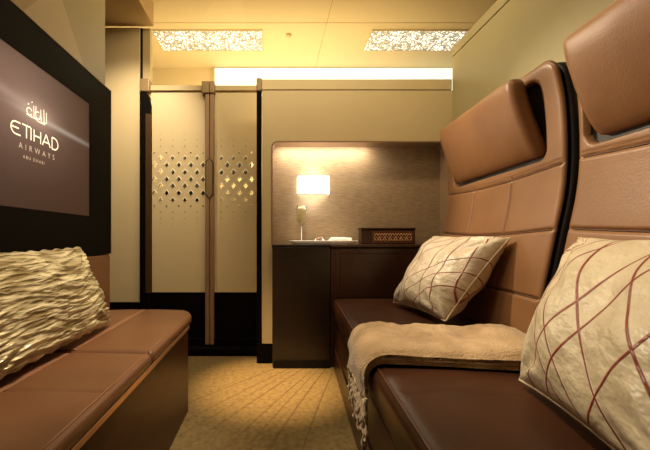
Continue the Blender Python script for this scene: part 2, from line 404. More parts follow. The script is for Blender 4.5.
# ------------------------------------------------------------------ ceiling lights beyond the partition
def grille(x0, x1, label):
    t = thing('ceiling_light', label, 'ceiling light', ((x0+x1)/2, 3.015, 2.45), group='mosaic ceiling light panels')
    w = (x1-x0)/2
    box('diffuser', -w, w, -.15, .15, -.006, -.001, M['mosaic'], t)
    bm = bmesh.new()
    for a in ((-w-.008, w+.008, -.158, -.15), (-w-.008, w+.008, .15, .158), (-w-.008, -w, -.15, .15), (w, w+.008, -.15, .15)):
        add_box(bm, a[0], a[1], a[2], a[3], -.009, -.001)
    from_bm('frame', bm, M['cream2'], t)
grille(-.95, -.083, 'white backlit mosaic ceiling panel above the sliding door')
grille(.80, 1.66, 'white backlit mosaic ceiling panel above the lamp niche, by the right wall')
t = thing('wall_light', 'long glowing white light strip high on the wall behind the cream partition', 'light', (0, 3.5, 0))
box('diffuser', -.55, 1.95, -.03, -.002, 2.17, 2.435, M['strip'], t, bev=.004)
box('end_cap', -.565, -.552, -.032, -.002, 2.165, 2.44, M['cream2'], t)
o = lathe('air_nozzle', [(.022, 0), (.024, -.006), (.016, -.02), (.006, -.026)], M['cream2'])
o.location = (.135, 2.93, 2.449); tag(o, 'small cream nozzle knob on the ceiling between the mosaic light panels', 'air nozzle')

# ------------------------------------------------------------------ television
TX = -.83
tv = thing('television', 'wide television in a thick black surround showing an airline name', 'television', (0, 0, 0))
tvy0, tvy1, tvz0, tvz1 = .775, 1.648, .90, 1.412
bm = bmesh.new()
for a in ((.2, 1.86, tvz1, 1.555), (.2, 1.86, .72, tvz0), (tvy1, 1.86, tvz0, tvz1), (.2, tvy0, tvz0, tvz1)):
    add_box(bm, -.858, TX, a[0], a[1], a[2], a[3])
bmesh.ops.remove_doubles(bm, verts=bm.verts, dist=1e-5)
from_bm('surround', bm, M['black'], tv)
bm = bmesh.new(); add_box(bm, TX-.001, TX+.0015, .2, 1.862, 1.5545, 1.558); add_box(bm, TX-.001, TX+.0015, 1.859, 1.862, .72, 1.558)
from_bm('edge_trim', bm, M['stile'], tv)
sm = mat('lit_screen', (.004,.003,.003), .35, spec=.12)
tc = N(sm, 'ShaderNodeTexCoord'); sp = N(sm, 'ShaderNodeSeparateXYZ'); L(sm, tc.outputs['Object'], sp.inputs[0])
def glow(cy, cz, sy, sz, rot=0):
    y = math_(sm, 'SUBTRACT', sp.outputs[1], cy); z = math_(sm, 'SUBTRACT', sp.outputs[2], cz)
    c, s = math.cos(rot), math.sin(rot)
    y2 = math_(sm, 'DIVIDE', math_(sm, 'ADD', math_(sm, 'MULTIPLY', y, c), math_(sm, 'MULTIPLY', z, s)), sy)
    z2 = math_(sm, 'DIVIDE', math_(sm, 'SUBTRACT', math_(sm, 'MULTIPLY', z, c), math_(sm, 'MULTIPLY', y, s)), sz)
    r2 = math_(sm, 'ADD', math_(sm, 'MULTIPLY', y2, y2), math_(sm, 'MULTIPLY', z2, z2))
    return math_(sm, 'POWER', 2.718, math_(sm, 'MULTIPLY', r2, -1.0))
g1 = glow(1.18, 1.26, .30, .18); g2 = glow(1.28, 1.235, .10, .05); g3 = glow(1.44, 1.225, .24, .010, -.02)
g4 = glow(1.10, 1.265, .22, .018, -.10)
def colr(fac, col, prev):
    mx = N(sm, 'ShaderNodeMix', data_type='RGBA', blend_type='ADD'); mx.inputs[0].default_value = 1
    vm = N(sm, 'ShaderNodeMix', data_type='RGBA'); L(sm, fac, vm.inputs[0]); vm.inputs[6].default_value = (0,0,0,1); vm.inputs[7].default_value = (*col, 1)
    if prev is None: mx.inputs[6].default_value = (.052,.022,.012,1)
    else: L(sm, prev, mx.inputs[6])
    L(sm, vm.outputs[2], mx.inputs[7]); return mx.outputs[2]
cc = colr(g1, (.19,.115,.085), None); cc = colr(g2, (.26,.18,.13), cc); cc = colr(g3, (.20,.19,.16), cc); cc = colr(g4, (.10,.085,.07), cc)
L(sm, cc, bsdf(sm).inputs['Emission Color']); bsdf(sm).inputs['Emission Strength'].default_value = 1
scr = box('screen', TX-.012, TX-.004, tvy0-.004, tvy1+.004, tvz0-.004, tvz1+.004, sm, tv)
lg = mat('logo_light', (.8,.7,.5), .4, emit=(1,.85,.62), estr=.95)
lg2 = mat('logo_dim', (.5,.4,.3), .4, emit=(.8,.62,.45), estr=.42)
def ribbon(bm, pts, w):
    pts = [Vector((a, b)) for a, b in pts]; V = []
    for i, p in enumerate(pts):
        d = (pts[min(i+1, len(pts)-1)]-pts[max(i-1, 0)]).normalized(); n = Vector((-d.y, d.x))*w/2
        V.append((bm.verts.new((TX-.003, p.x+n.x, p.y+n.y)), bm.verts.new((TX-.003, p.x-n.x, p.y-n.y))))
    for i in range(len(V)-1): bm.faces.new((V[i][0], V[i][1], V[i+1][1], V[i+1][0]))
def arc(cx, cy, rx, ry, a0, a1, n=12):
    return [(cx+rx*math.cos(math.radians(a0+(a1-a0)*k/n)), cy+ry*math.sin(math.radians(a0+(a1-a0)*k/n))) for k in range(n+1)]
z0, h, w = 1.138, .043, .0052
def G(name, strokes, ox, ww=w, z=z0, hh=h, mt=lg):
    bm = bmesh.new()
    for s_ in strokes: ribbon(bm, [(ox+a, z+b*hh) for a, b in s_], ww)
    o = from_bm(name, bm, mt, scr); return o
xs = 1.15
G('logo_letter', [[(.046, .97)]+[(a, b) for a, b in arc(.024, .5, .022, .47, 90, 270)]+[(.046, .03)], [(.004, .52), (.038, .52)]], xs)            # E
G('logo_letter', [[(.0, 1), (.042, 1)], [(.021, 1), (.021, 0)]], xs+.054)                                                              # T
G('logo_letter', [[(0, 1), (0, 0)]], xs+.098)                                                                                            # I
G('logo_letter', [[(0, 1), (0, 0)], [(.036, 1), (.036, 0)], [(0, .5), (.036, .5)]], xs+.114)                                             # H
G('logo_letter', [[(0, 0), (.022, 1)], [(.022, 1), (.046, 0)], [(.009, .33), (.038, .33)]], xs+.160)                                     # A
G('logo_letter', [[(0, 1), (0, 0)], [(0, 1), (.014, 1)]+arc(.014, .5, .024, .5, 90, -90)+[(0, 0)]], xs+.217)                             # D
# flowing script above the name
sc = [arc(1.24, 1.235, .014, .012, 20, 330), [(1.225, 1.222), (1.25, 1.219), (1.28, 1.222)], [(1.262, 1.262), (1.264, 1.222)], arc(1.285, 1.236, .013, .013, 60, 380),
      [(1.275, 1.266), (1.272, 1.244)], [(1.30, 1.262), (1.303, 1.218), (1.318, 1.218)], [(1.318, 1.268), (1.320, 1.212)], [(1.333, 1.262), (1.334, 1.222)],
      arc(1.30, 1.225, .03, .010, 190, 350), [(1.232, 1.256), (1.238, 1.262)], [(1.25, 1.27), (1.256, 1.273)]]
bm = bmesh.new()
for s_ in sc: ribbon(bm, s_, .0042)
from_bm('logo_script', bm, lg, scr)
def text(body, name, y, z, size, mt, space=1.0):
    cu = bpy.data.curves.new(name, 'FONT'); cu.body = body; cu.size = size; cu.space_character = space; cu.align_x = 'CENTER'
    t = bpy.data.objects.new(name, cu); C.objects.link(t); bpy.context.view_layer.update()
    me = bpy.data.meshes.new_from_object(t.evaluated_get(bpy.context.evaluated_depsgraph_get()))
    bpy.data.objects.remove(t); bpy.data.curves.remove(cu); me.materials.clear()
    me.transform(Matrix(((0,0,1,TX-.003),(1,0,0,y),(0,1,0,z),(0,0,0,1))))
    return link(name, me, mt, scr, False)
text('AIRWAYS', 'logo_text', 1.285, 1.098, .028, lg2, 1.9)
text('ABU DHABI', 'logo_text', 1.265, 1.068, .016, lg2, 1.5)

# ------------------------------------------------------------------ bench sofa on the left
bench = thing('bench_sofa', 'low chestnut leather bench sofa with dark wood front below the television', 'sofa', (-.6, 1.0, 0))
def bl(o): o.location = (.6, -1.0, 0); return o      # children are written in world coordinates
BF = -.388
def bench_outline(inset, y0, y1, r, end):
    """plan outline of the bench, rounded at its far aisle corner"""
    pts = [(-.857, y0), (BF-inset, y0)]
    if end: pts += [(BF-inset-r+r*math.cos(a), y1-inset-r+r*math.sin(a)) for a in [k*PI/2/8 for k in range(9)]] + [(-.857, y1-inset)]
    else: pts += [(BF-inset, y1), (-.857, y1)]
    return pts
# wood base
pts = bench_outline(.006, -.3, 1.86, .10, True)
pts = [(-.857, -.3), (BF, -.3), (BF, 1.67), (BF-.10, 1.85), (-.857, 1.85)]
bl(grid_closed('front_panel', [[(x, y, z) for x, y in pts] for z in (0, .378)], M['basewood'], bench, smooth=False))
# brass strip along the top of the wood
pp = [(BF+.002, -.3), (BF+.002, 1.67), (BF-.099, 1.852), (-.857, 1.852)]
rings = []
for i, (x, y) in enumerate(pp):
    n = [(1, 0), (.96, .3), (.5, .85), (0, 1)][i]
    rings.append([(x, y, .381), (x+.004*n[0], y+.004*n[1], .381), (x+.004*n[0], y+.004*n[1], .394), (x, y, .394)])
bl(grid_closed('metal_strip', rings, M['brass'], bench, smooth=False))
def bench_cushion(y0, y1, end):
    """padded top: rows in y, loops in x/z"""
    rings = []; ny = max(10, int((y1-y0)/.004))
    for i in range(ny+1):
        y = y0+(y1-y0)*i/ny; d0 = y-y0; d1 = y1-y
        e = min(d0, d1); pinch = (1-min(1, e/.018))**2*.012
        X1 = BF+.004-pinch*.5
        if end and d1 < .17: 
            q = 1-d1/.17; X1 -= .095*(1-math.sqrt(max(0, 1-q*q)))
        top = .432-pinch; bot = .394
        ring = [(-.855, y, bot)]
        nx = 30
        for k in range(nx+1):
            x = -.855+(X1-.018+.855)*k/nx
            z = top+.004*math.sin(PI*k/nx)
            for sx, wd, dp in ((-.665, .005, .003), (-.640, .005, .003)):
                z -= dp*math.exp(-((x-sx)/wd)**2)
            z -= .0045*math.exp(-((y-.0-.865)/.006)**2)
            ring.append((x, y, z))
        for k in range(1, 6):
            a = PI/2-k*PI/2/5; ring.append((X1-.018+.018*math.cos(a), y, top-.018+.018*math.sin(a)))
        ring.append((X1, y, bot+.006)); ring.append((X1-.004, y, bot))
        rings.append(ring)
    return bl(grid_closed('seat_cushion', rings, M['leather_red'], bench))
for a, b, e in ((1.168, 1.858, True), (.50, 1.162, False), (-.3, .494, False)):
    cu = bench_cushion(a, b, e)
    # piping along the aisle edge and the raised band down the middle are sub-parts
    bmp = bmesh.new()
    bb = b-.17 if e else b-.006
    tube_rings(bmp, [(BF-.012, a+.006, .431), (BF-.011, (a+bb)/2, .4325), (BF-.012, bb, .431)], .0022, 8)
    from_bm('piping', bmp, M['band'], cu, True)
    bd = bmesh.new(); add_box(bd, -.663, -.642, a+.01, b-.02, .4325, .4362, .0015)
    from_bm('stitched_band', bd, M['band'], cu)
# back pad of the bench
bl(box('backrest', -.859, -.832, -.3, 1.858, .43, .718, M['leather_red'], bench, bev=.008, seg=3))

# ------------------------------------------------------------------ cushions
def pillow(name, w, h, th, material, label, corners, n=44, ruche=0, pinch=.06, fold=.0, seed=0, ev=.5):
    """corners: world points p00 (u0,v0) p10 (u1,v0) p01 p11; thickness along the normal"""
    p00, p10, p01, p11 = [Vector(c) for c in corners]
    ctr = (p00+p10+p01+p11)/4
    nrm = ((p10-p00).cross(p01-p00)).normalized()
    if nrm.dot(Vector((0, 0, .8))-ctr+Vector((0,0,0))) < 0: nrm = -nrm
    bm = bmesh.new(); uvl = bm.loops.layers.uv.new('UVMap'); faces = []
    def pt(i, j, side):
        u, v = i/n, j/n; U, V = 2*u-1, 2*v-1
        # slightly concave outline, so corners stand out
        ku = 1-pinch*(1-V*V)*abs(U)**3; kv = 1-pinch*(1-U*U)*abs(V)**3
        uu, vv = .5+.5*U*ku, .5+.5*V*kv
        p = (p00*(1-uu)*(1-vv)+p10*uu*(1-vv)+p01*(1-uu)*vv+p11*uu*vv)
        prof = (max(0, (1-abs(U)**2.4))*max(0, (1-abs(V)**2.4)))**ev
        t = th*prof
        nz = noise.noise(Vector((u*4+seed, v*4, side*3+seed)))*.22*th*prof**.5
        # wrinkles radiating from corners
        for cu_, cv_ in ((0, 0), (1, 0), (0, 1), (1, 1)):
            du, dv = u-cu_, v-cv_; rr = math.hypot(du, dv); an = math.atan2(dv, du)
            nz += .007*math.sin(an*13+seed)*math.exp(-((rr-.18)/.13)**2)*min(1, prof*3)
        if ruche:
            q = noise.noise(Vector((u*4.5+seed, v*20+1.3*math.sin(u*9+seed), seed)))
            q2 = noise.noise(Vector((u*9+seed+5, v*46+1.2*math.sin(u*7), seed)))
            r_ = (1-abs(q)*2.2)*.65+(1-abs(q2)*2.2)*.35
            nz += ruche*(r_)*min(1, prof*2.5)
            edge = 1-min(1, prof*2.5)
            nz += .0
        d = (t+nz)*side
        edge_j = Vector((0,0,0))
        if ruche:
            eu = max(0, abs(U)-.93)/.07; evv = max(0, abs(V)-.93)/.07
            edge_j = (p10-p00).normalized()*math.copysign(1, U)*eu*.004*math.sin(v*70+seed)+(p01-p00).normalized()*math.copysign(1, V)*evv*.003*math.sin(u*60)
        return p+nrm*d+edge_j
    F = [[None]*(n+1) for _ in range(n+1)]; B = [[None]*(n+1) for _ in range(n+1)]
    for i in range(n+1):
        for j in range(n+1):
            F[i][j] = bm.verts.new(pt(i, j, 1))
            B[i][j] = F[i][j] if i in (0, n) or j in (0, n) else bm.verts.new(pt(i, j, -1))
    for i in range(n):
        for j in range(n):
            for A, rev in ((F, 0), (B, 1)):
                vs = [A[i][j], A[i+1][j], A[i+1][j+1], A[i][j+1]]; uvs = [(i/n, j/n), ((i+1)/n, j/n), ((i+1)/n, (j+1)/n), (i/n, (j+1)/n)]
                if rev: vs = vs[::-1]; uvs = uvs[::-1]
                f = bm.faces.new(vs)
                for lp, q in zip(f.loops, uvs): lp[uvl].uv = q
    bmesh.ops.recalc_face_normals(bm, faces=bm.faces)
    me = bpy.data.meshes.new(name); bm.to_mesh(me); bm.free()
    o = link(name, me, material, None, True)
    ring = [pt(i, 0, 0) for i in range(n+1)]+[pt(n, j, 0) for j in range(1, n+1)]+[pt(i, n, 0) for i in range(n-1, -1, -1)]+[pt(0, j, 0) for j in range(n-1, 0, -1)]
    pb = bmesh.new(); tube_rings(pb, ring+[ring[0]], .0028, 6)
    from_bm('piping', pb, material, o, True)
    return tag(o, label, 'cushion')
pillow('throw_cushion', .5, .45, .10, M['stitch_far'],
       'pale satin cushion with red crossing lines on the far seat by the cabinet',
       [(.650, 1.93, .456), (.690, 1.435, .468), (.885, 1.95, .81), (.940, 1.425, .80)], seed=1.3)
pillow('throw_cushion', .5, .45, .085, M['stitch_near'],
       'cream satin cushion with red crossing lines on the near seat at the right edge',
       [(.600, .875, .456), (.495, .40, .460), (.880, 1.035, .800), (.785, .55, .790)], seed=4.1)
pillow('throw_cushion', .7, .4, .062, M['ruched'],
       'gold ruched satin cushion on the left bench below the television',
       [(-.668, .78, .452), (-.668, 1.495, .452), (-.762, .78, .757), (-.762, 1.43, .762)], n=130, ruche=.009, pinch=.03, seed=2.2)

# ------------------------------------------------------------------ right-hand seats
TH = -math.atan(.065)
PROF = [(.36,.575), (.43,.583), (.62,.622), (.82,.662), (.95,.690), (1.07,.699), (1.24,.694), (1.34,.680), (1.44,.652)]
def prof_u(z):
    if z <= PROF[0][0]: return PROF[0][1]
    for (a, ua), (b, ub) in zip(PROF, PROF[1:]):
        if z <= b:
            t = (z-a)/(b-a); return ua+(ub-ua)*t
    return PROF[-1][1]
def prof_s(z): return sum(prof_u(z+d) for d in (-.06, -.04, -.02, 0, .02, .04, .06))/7
def make_seat(y_far, W_, label, hr0, hr1, seams):
    rcy, rhy = (hr0[0]+hr1[0])/2, (hr1[0]-hr0[0])/2+.036
    """y_far: distance of the seat's far side from the far end of the row"""
    d = Vector((-.065, -1, 0)).normalized()
    root = thing('aircraft_seat', label, 'seat', Vector((.365, 2.2, 0))+d*y_far, TH, group='brown leather seats along the right wall')
    # plinth and front
    box('plinth', .012, .55, -W_-.02, 0, 0, .13, M['redwood'], root, bev=.004)
    b_ = box('front_panel', .018, .58, -W_, 0, .133, .30, M['leather_dark'], root, bev=.006)
    # seat cushion
    rings = []; n = 70
    for i in range(n+1):
        y = -W_+.003+(W_-.006)*i/n; e = min(y+W_, -y)
        pin = (1-min(1, e/.022))**2*.016
        ring = [(.60, y, .305)]
        for k in range(31):
            u = .60-(.60-.035)*k/30
            z = .432-pin+.006*math.sin(PI*min(1, u/.6))
            z -= .005*math.exp(-((u-.27)/.006)**2)
            z -= .004*math.exp(-((y+.34)/.006)**2)
            ring.append((u, y, z))
        for k in range(1, 7):
            a = k*PI/2/6; ring.append((.035-.035*math.sin(a)+pin*.3, y, .432-pin-.035+.035*math.cos(a)))
        ring += [(.001+pin*.3, y, .36), (.004+pin*.3, y, .33), (.016, y, .305)]
        rings.append(ring)
    sc_ = grid_closed('seat_cushion', rings, M['leather_dark'], root)
    pb = bmesh.new(); tube_rings(pb, [(.014, -W_+.01, .4265), (.0135, -W_/2, .4275), (.014, -.01, .4265)], .0028, 8); from_bm('piping', pb, M['piping'], sc_, True)
    # shell behind
    zs = [.30+(1.418-.30)*k/60 for k in range(61)]
    ring_f = []; rings = []
    for sy in (0, 1):
        pass
    loops = []
    for y, tp in ((-W_-.004, 1.355), (-W_+.004, 1.378), (-W_+.02, 1.40), (-W_+.05, 1.415), (-.05, 1.415), (-.02, 1.40), (-.004, 1.378), (.004, 1.355)):
        off = .012 if abs(tp-1.355) < .001 else 0.0
        zz = [.30+(tp-.30)*k/60 for k in range(61)]
        f = [(prof_s(z)+.012+off*.5, y, z) for z in zz]
        bk = [(prof_s(z)+.050-off*.5, y, z+.004) for z in zz[::-1]]
        loops.append(f+bk)
    grid_closed('seat_shell', loops, M['leather_rim'], root)
    # padded back face
    n_y, n_z = 210, 210; P = []
    Z0, Z1 = .40, 1.425
    for j in range(n_z+1):
        row = []
        for i in range(n_y+1):
            y = -W_+W_*i/n_y
            e = min(y+W_, -y)
            zt = Z1-.055*(1-math.sqrt(max(0, 1-(1-min(1, e/.065))**2)))
            z = Z0+(Z1-Z0)*j/n_z
            if z > 1.2: z = 1.2+(z-1.2)*(zt-1.2)/(Z1-1.2)
            u = prof_s(z)
            pad = .012
            # rounded outer edges and rounded upper corners
            kz = min(1, (zt-z)/.03); ke = min(1, e/.022)
            pad *= math.sqrt(max(0, 1-(1-ke)**2))*math.sqrt(max(0, 1-(1-kz)**2))
            g_ = 0
            for sz in (1.058, .83, .59):
                zc = sz+(.018*math.sin(PI*(-y/W_)) if sz > .8 else 0)*-1
                g_ = max(g_, math.exp(-((z-zc)/.005)**2))
                g_ = max(g_, .35*math.exp(-((z-zc-.012)/.004)**2)) if sz > 1 else g_
            if z < 1.058:
                for sy in seams: g_ = max(g_, .8*math.exp(-((y-sy)/.005)**2)*smst(.585, .60, z))
                # soft quilting between seams
            pad -= .0105*g_*min(1, ke)
            # recess behind the headrest
            qy = abs(y-rcy)-(rhy-.045); qz = abs(z-1.232)-(.146-.045)
            sd = math.hypot(max(qy, 0), max(qz, 0))+min(max(qy, qz), 0)-.045
            pad -= .055*(1-smst(-.010, .002, sd))
            top_drop = 0
            row.append((u-pad, y, z))
        P.append(row)
    back = grid_open('seat_back', P, M['leather_tan'], root)
    back.data.materials.append(M['leather_rim'])
    for p in back.data.polygons:
        c = p.center; qy = abs(c.y-rcy)-(rhy-.045); qz = abs(c.z-1.232)-(.146-.045)
        if math.hypot(max(qy, 0), max(qz, 0))+min(max(qy, qz), 0)-.045 < -.004: p.material_index = 1
    md = back.modifiers.new('s', 'SOLIDIFY'); md.thickness = .006; md.offset = -1
    # stitched seams run along the grooves
    sb = bmesh.new()
    def seam_pt(y, z): return (prof_s(z)-.0045, y, z)
    for sz in (1.058, .83, .59):
        tube_rings(sb, [seam_pt(-W_+.02+(W_-.04)*k/40, sz-(.018*math.sin(PI*(1-(.02+(W_-.04)*k/40)/W_)) if sz > .8 else 0)) for k in range(41)], .0030, 6)
    for sy_ in seams:
        tube_rings(sb, [seam_pt(sy_, .60+(1.035-.60)*k/30) for k in range(31)], .0026, 6)
    from_bm('seam', sb, M['seam'], back, True)
    # headrest
    rings = []; n = 40; y0, y1 = hr0[0], hr1[0]
    for i in range(n+1):
        t = i/n; y = y0+(y1-y0)*t; e = min(t, 1-t)*(y1-y0); k = math.sqrt(max(0.0, 1-(1-min(1, e/.03))**2))
        ring = []; m_ = 40
        zc, hz = 1.255, .148-.024*(1-k)
        for q in range(m_):
            a = 2*PI*q/m_; ca, sa = math.cos(a), math.sin(a)
            se = 5.0
            cx = math.copysign(abs(ca)**(2/se), ca); sz_ = math.copysign(abs(sa)**(2/se), sa)
            z = zc+hz*sz_
            lean = .645+.052*(1.262-z)/.15          # top forward, bottom back
            bow = -.012*math.cos((z-zc)/.15*PI/2)
            thick = .034*(.35+.65*k)
            u = lean+bow+thick*cx+.012
            wr = .0016*noise.noise(Vector((y*14, z*14, 1)))
            ring.append((u+wr, y, z))
        rings.append(ring)
    hd = grid_closed('headrest', rings, M['leather_head'], back)
    # support bracket of the headrest sits hidden in the recess
    for yy in ((y0*.7+y1*.3), (y0*.3+y1*.7)):
        tube('headrest_post', [(.735, yy, 1.22), (.675, yy, 1.24)], .008, M['stile'], back)
    return root
make_seat(0, .937, 'brown leather seat with padded headrest, the farther one beside the dark cabinet', (-.815,), (-.12,), (-.32, -.64))
make_seat(.992, .95, 'leather seat with padded headrest, the nearer one cut by the right picture edge', (-.80,), (-.065,), (-.32, -.64))

# ------------------------------------------------------------------ blanket across the seats
org = Vector((.365, 2.2, 0)); dd = Vector((-.065, -1, 0)).normalized(); ee = Vector((1, -.065, 0)).normalized()
def seatp(u, wv, z): return org+ee*u+dd*wv+Vector((0, 0, z))
bt = thing('throw_blanket', 'folded beige wool blanket with twisted fringe laid across both brown seats', 'blanket', seatp(.25, 1.03, .44))
inv = Matrix.Translation(-bt.location)
def path(t):
    """centre line of the blanket's underside: t 0 back .. 1 hem; returns u, z, nu, nz"""
    Ls = .50; La = .09; Ld = .065; T = Ls+La+Ld; s_ = t*T
    if s_ < Ls: return .535-s_, .441, 0, 1
    if s_ < Ls+La:
        a = (s_-Ls)/La*PI/2; r_ = .045
        return .035-r_*math.sin(a), .441-r_+r_*math.cos(a), -math.sin(a), math.cos(a)
    q = s_-Ls-La; return -.012, .396-q, -1, 0
rings = []; NT = 70
for i in range(NT+1):
    t = i/NT; u, z, nu, nz_ = path(t)
    hang = smst(.72, .95, t)
    th = (.052-.012*smst(.0, .35, 1-t)*0)*(1-.72*hang)+.004*math.sin(t*9)
    th *= .80+.2*smst(0, .12, t)
    w0 = .865+.010*math.sin(t*7)+.02*(1-t)          # far edge
    w1 = 1.185+.012*math.sin(t*5+1)-.02*hang+.015*(1-t)           # near edge
    ring = []
    K = 34
    for k in range(K+1):            # top, far -> near
        q = k/K; wv = w0+(w1-w0)*q
        e = min(q, 1-q); rnd = math.sqrt(max(0, 1-(1-min(1, e/.10))**2))
        tt = th*(.45+.55*rnd)*(1-.18*q)
        tt += .012*noise.noise(Vector((t*5, q*3, 0)))+.008*noise.noise(Vector((t*11, q*2.2, 3)))+.004*noise.noise(Vector((t*30, q*5, 3)))+.004*math.sin(q*9+t*3)*(1-hang*.5)
        ring.append((u, z, nu, nz_, wv, max(.006, tt)))
    for k in range(1, 8):           # near side : three stacked folds
        v = 1-k/8; fold = .010*abs(math.sin(v*PI*3))*(1-hang)
        ring.append((u, z, nu, nz_, w1+fold+.003*noise.noise(Vector((t*9, v*3, 7))), max(.004, th*.45*v*(1.5))))
    for k in range(11): ring.append((u, z, nu, nz_, w1-(w1-w0)*k/10, .001))
    rings.append([inv @ seatp(a+nn*tt, wv, b+mm*tt) for a, b, nn, mm, wv, tt in ring])
grid_closed('blanket', rings, M['wool'], bt).name = 'folded_cloth'
for k in range(34):
    wv = .875+.305*(k+.5)/34+random.uniform(-.004, .004)
    L_ = random.uniform(.085, .12)+.03*k/34; p = []; ph = random.random()*6
    for s_ in range(15):
        q = s_/14
        p.append(inv @ seatp(-.022-random.uniform(0, .003)+.004*math.sin(q*6+ph), wv+.005*math.sin(q*13+ph)+.006*q*math.sin(ph), .338-L_*q))
    rr = [.0046+.0018*math.sin(s_*2.2+ph) for s_ in range(15)]; rr[-1] = .0045
    tube('tassel', p, rr, M['fringe'], bt, 6)

# ------------------------------------------------------------------ cabinets under the niche
cab = thing('side_cabinet', 'tall dark walnut side cabinet standing below the champagne tray', 'cabinet', (.18, 2.26, 0))
o = box('body', -.178, .178, -.04, .034, 0, .745, M['wood'], cab, bev=.004)
box('worktop', -.18, .18, -.044, .034, .747, .760, M['wood'], cab, bev=.003)
box('plinth', -.17, .172, -.047, -.041, .0, .05, M['blackmatte'], cab)
cab2 = thing('storage_cabinet', 'red brown wooden cabinet with framed door beside the far leather seat', 'cabinet', (.74, 2.26, 0))
box('body', -.378, .40, -.028, .034, 0, .738, M['redwood'], cab2, bev=.004)
box('worktop', -.378, .395, -.045, .034, .740, .760, M['redwood'], cab2, bev=.006, seg=3)
dr = plate_with_holes('door', round_rect(-.35, .38, .36, .735, .02), [round_rect(-.322, .355, .385, .708, .012)], -.036, -.029, M['redwood'], cab2)
box('inset_panel', -.318, .351, -.033, -.0285, .389, .704, M['redwood'], dr, bev=.002)

# wooden lattice box on the cabinet top
lb = thing('lattice_box', 'low reddish wooden box with a carved lattice front on the cabinet top', 'box', (.745, 2.34, .761))
box('body', -.172, .172, -.028, .05, 0, .095, M['redwood'], lb, bev=.003)
box('lid', -.177, .177, -.036, .056, .0955, .104, M['redwood'], lb, bev=.003)
M['inlay'] = mat('pale_wood_inlay', (.75,.42,.2), .45)
M['framewood'] = mat('frame_wood', (.14,.045,.02), .4)
fr = plate_with_holes('front_frame', [(-.105, .006), (.165, .006), (.165, .084), (-.105, .084)], [[(-.093, .016), (.150, .016), (.150, .072), (-.093, .072)]], -.034, -.0285, M['framewood'], lb)
bm = bmesh.new()
for k in range(7):
    cx = -.093+.243*(k+.5)/7; cz = .044; hx, hz = .017, .025
    for a0, b0, a1, b1 in ((cx-hx, cz, cx, cz+hz), (cx, cz+hz, cx+hx, cz), (cx+hx, cz, cx, cz-hz), (cx, cz-hz, cx-hx, cz), (cx-hx,cz-hz,cx-hx*.5,cz-hz*.5), (cx+hx,cz+hz,cx+hx*.5,cz+hz*.5), (cx-hx,cz+hz,cx-hx*.5,cz+hz*.5), (cx+hx,cz-hz,cx+hx*.5,cz-hz*.5)):
        tube_rings(bm, [(a0, -.031, b0), (a1, -.031, b1)], .0026, 6)
    tube_rings(bm, [(cx-.004, -.031, cz), (cx+.004, -.031, cz)], .004, 6)
from_bm('lattice', bm, M['inlay'], lb, True)

# ------------------------------------------------------------------ tray with its things
TZ = .761; sT = 361/2.33
def tx(px): return (px-272)/sT
tr = thing('serving_tray', 'long white ceramic tray on the dark cabinet below the lamp', 'tray', ((tx(289)+tx(356))/2, 2.33, TZ))
hw = (tx(356)-tx(289))/2
rings = []
for z, k in ((0, .85), (.004, .88), (.020, 1.0), (.023, 1.0), (.021, .965), (.007, .86)):
    rings.append([(x, y, z) for x, y in round_rect(-hw*k, hw*k, -.075*k, .075*k, .02)])
grid_closed('dish', rings, M['skin'], tr)
sy = TZ+.0075
fl = thing('champagne_flute', 'tall stemmed flute of champagne on the left end of the tray', 'glass', (tx(301.5), 2.335, sy))
lathe('foot', [(.026, 0), (.026, .0015), (.006, .005), (.0032, .012), (.0032, .010+.10)], M['skin'], fl)
lathe('bowl', [(.0034, .108), (.008, .116), (.024, .132), (.0335, .148), (.0335, .20), (.031, .240), (.0302, .240), (.0325, .20), (.0325, .149), (.023, .134), (.007, .119), (.003, .114)], M['glass'], fl)
lathe('champagne', [(.003, .119), (.0065, .122), (.022, .137), (.0316, .151), (.0318, .20), (.0305, .222)], M['wine'], fl)
# the foot is a slim stem, also clear
fl.children[0].data.materials[0] = M['glass']
bo = thing('snack_bowl', 'small glass bowl of brown nuts in the middle of the tray', 'bowl', (tx(319.5), 2.335, sy))
lathe('bowl', [(.022, 0), (.026, .002), (.033, .020), (.035, .036), (.032, .036), (.030, .02), (.022, .006)], M['glass'], bo)
bm = bmesh.new()
for k in range(26):
    a = random.random()*2*PI; rr = math.sqrt(random.random())*.021; zz = .013+.020*random.random()
    b2 = bmesh.new(); bmesh.ops.create_icosphere(b2, subdivisions=1, radius=.0062)
    bmesh.ops.transform(b2, verts=b2.verts, matrix=Matrix.Translation((rr*math.cos(a), rr*math.sin(a), zz)) @ Matrix.Rotation(a*3, 4, 'X') @ Matrix.Diagonal((1, 1.5, .9, 1)))
    me = bpy.data.meshes.new('t'); b2.to_mesh(me); b2.free(); bm.from_mesh(me)
o = from_bm('nuts', bm, M['nuts'], bo, True); o['kind'] = 'stuff'
# rolled napkin
rings = []
for i in range(25):
    t = i/24; x = -.075+.15*t; e = min(t, 1-t); k = math.sqrt(max(.02, 1-(1-min(1, e/.12))**2)); ring = []
    for q in range(20):
        a = 2*PI*q/20; rr = 1+.10*noise.noise(Vector((t*6, math.cos(a)*2, math.sin(a)*2)))
        ring.append((x+.004*math.sin(a), .034*math.cos(a)*k*rr, .0165+.0155*math.sin(a)*k*rr*(1.0+.12*math.sin(t*5))))
    rings.append(ring)
o = grid_closed('folded_napkin', rings, M['cloth']); o.location = (tx(340.5), 2.335, sy+.004); tag(o, 'rolled white cloth napkin on the right end of the tray', 'napkin')

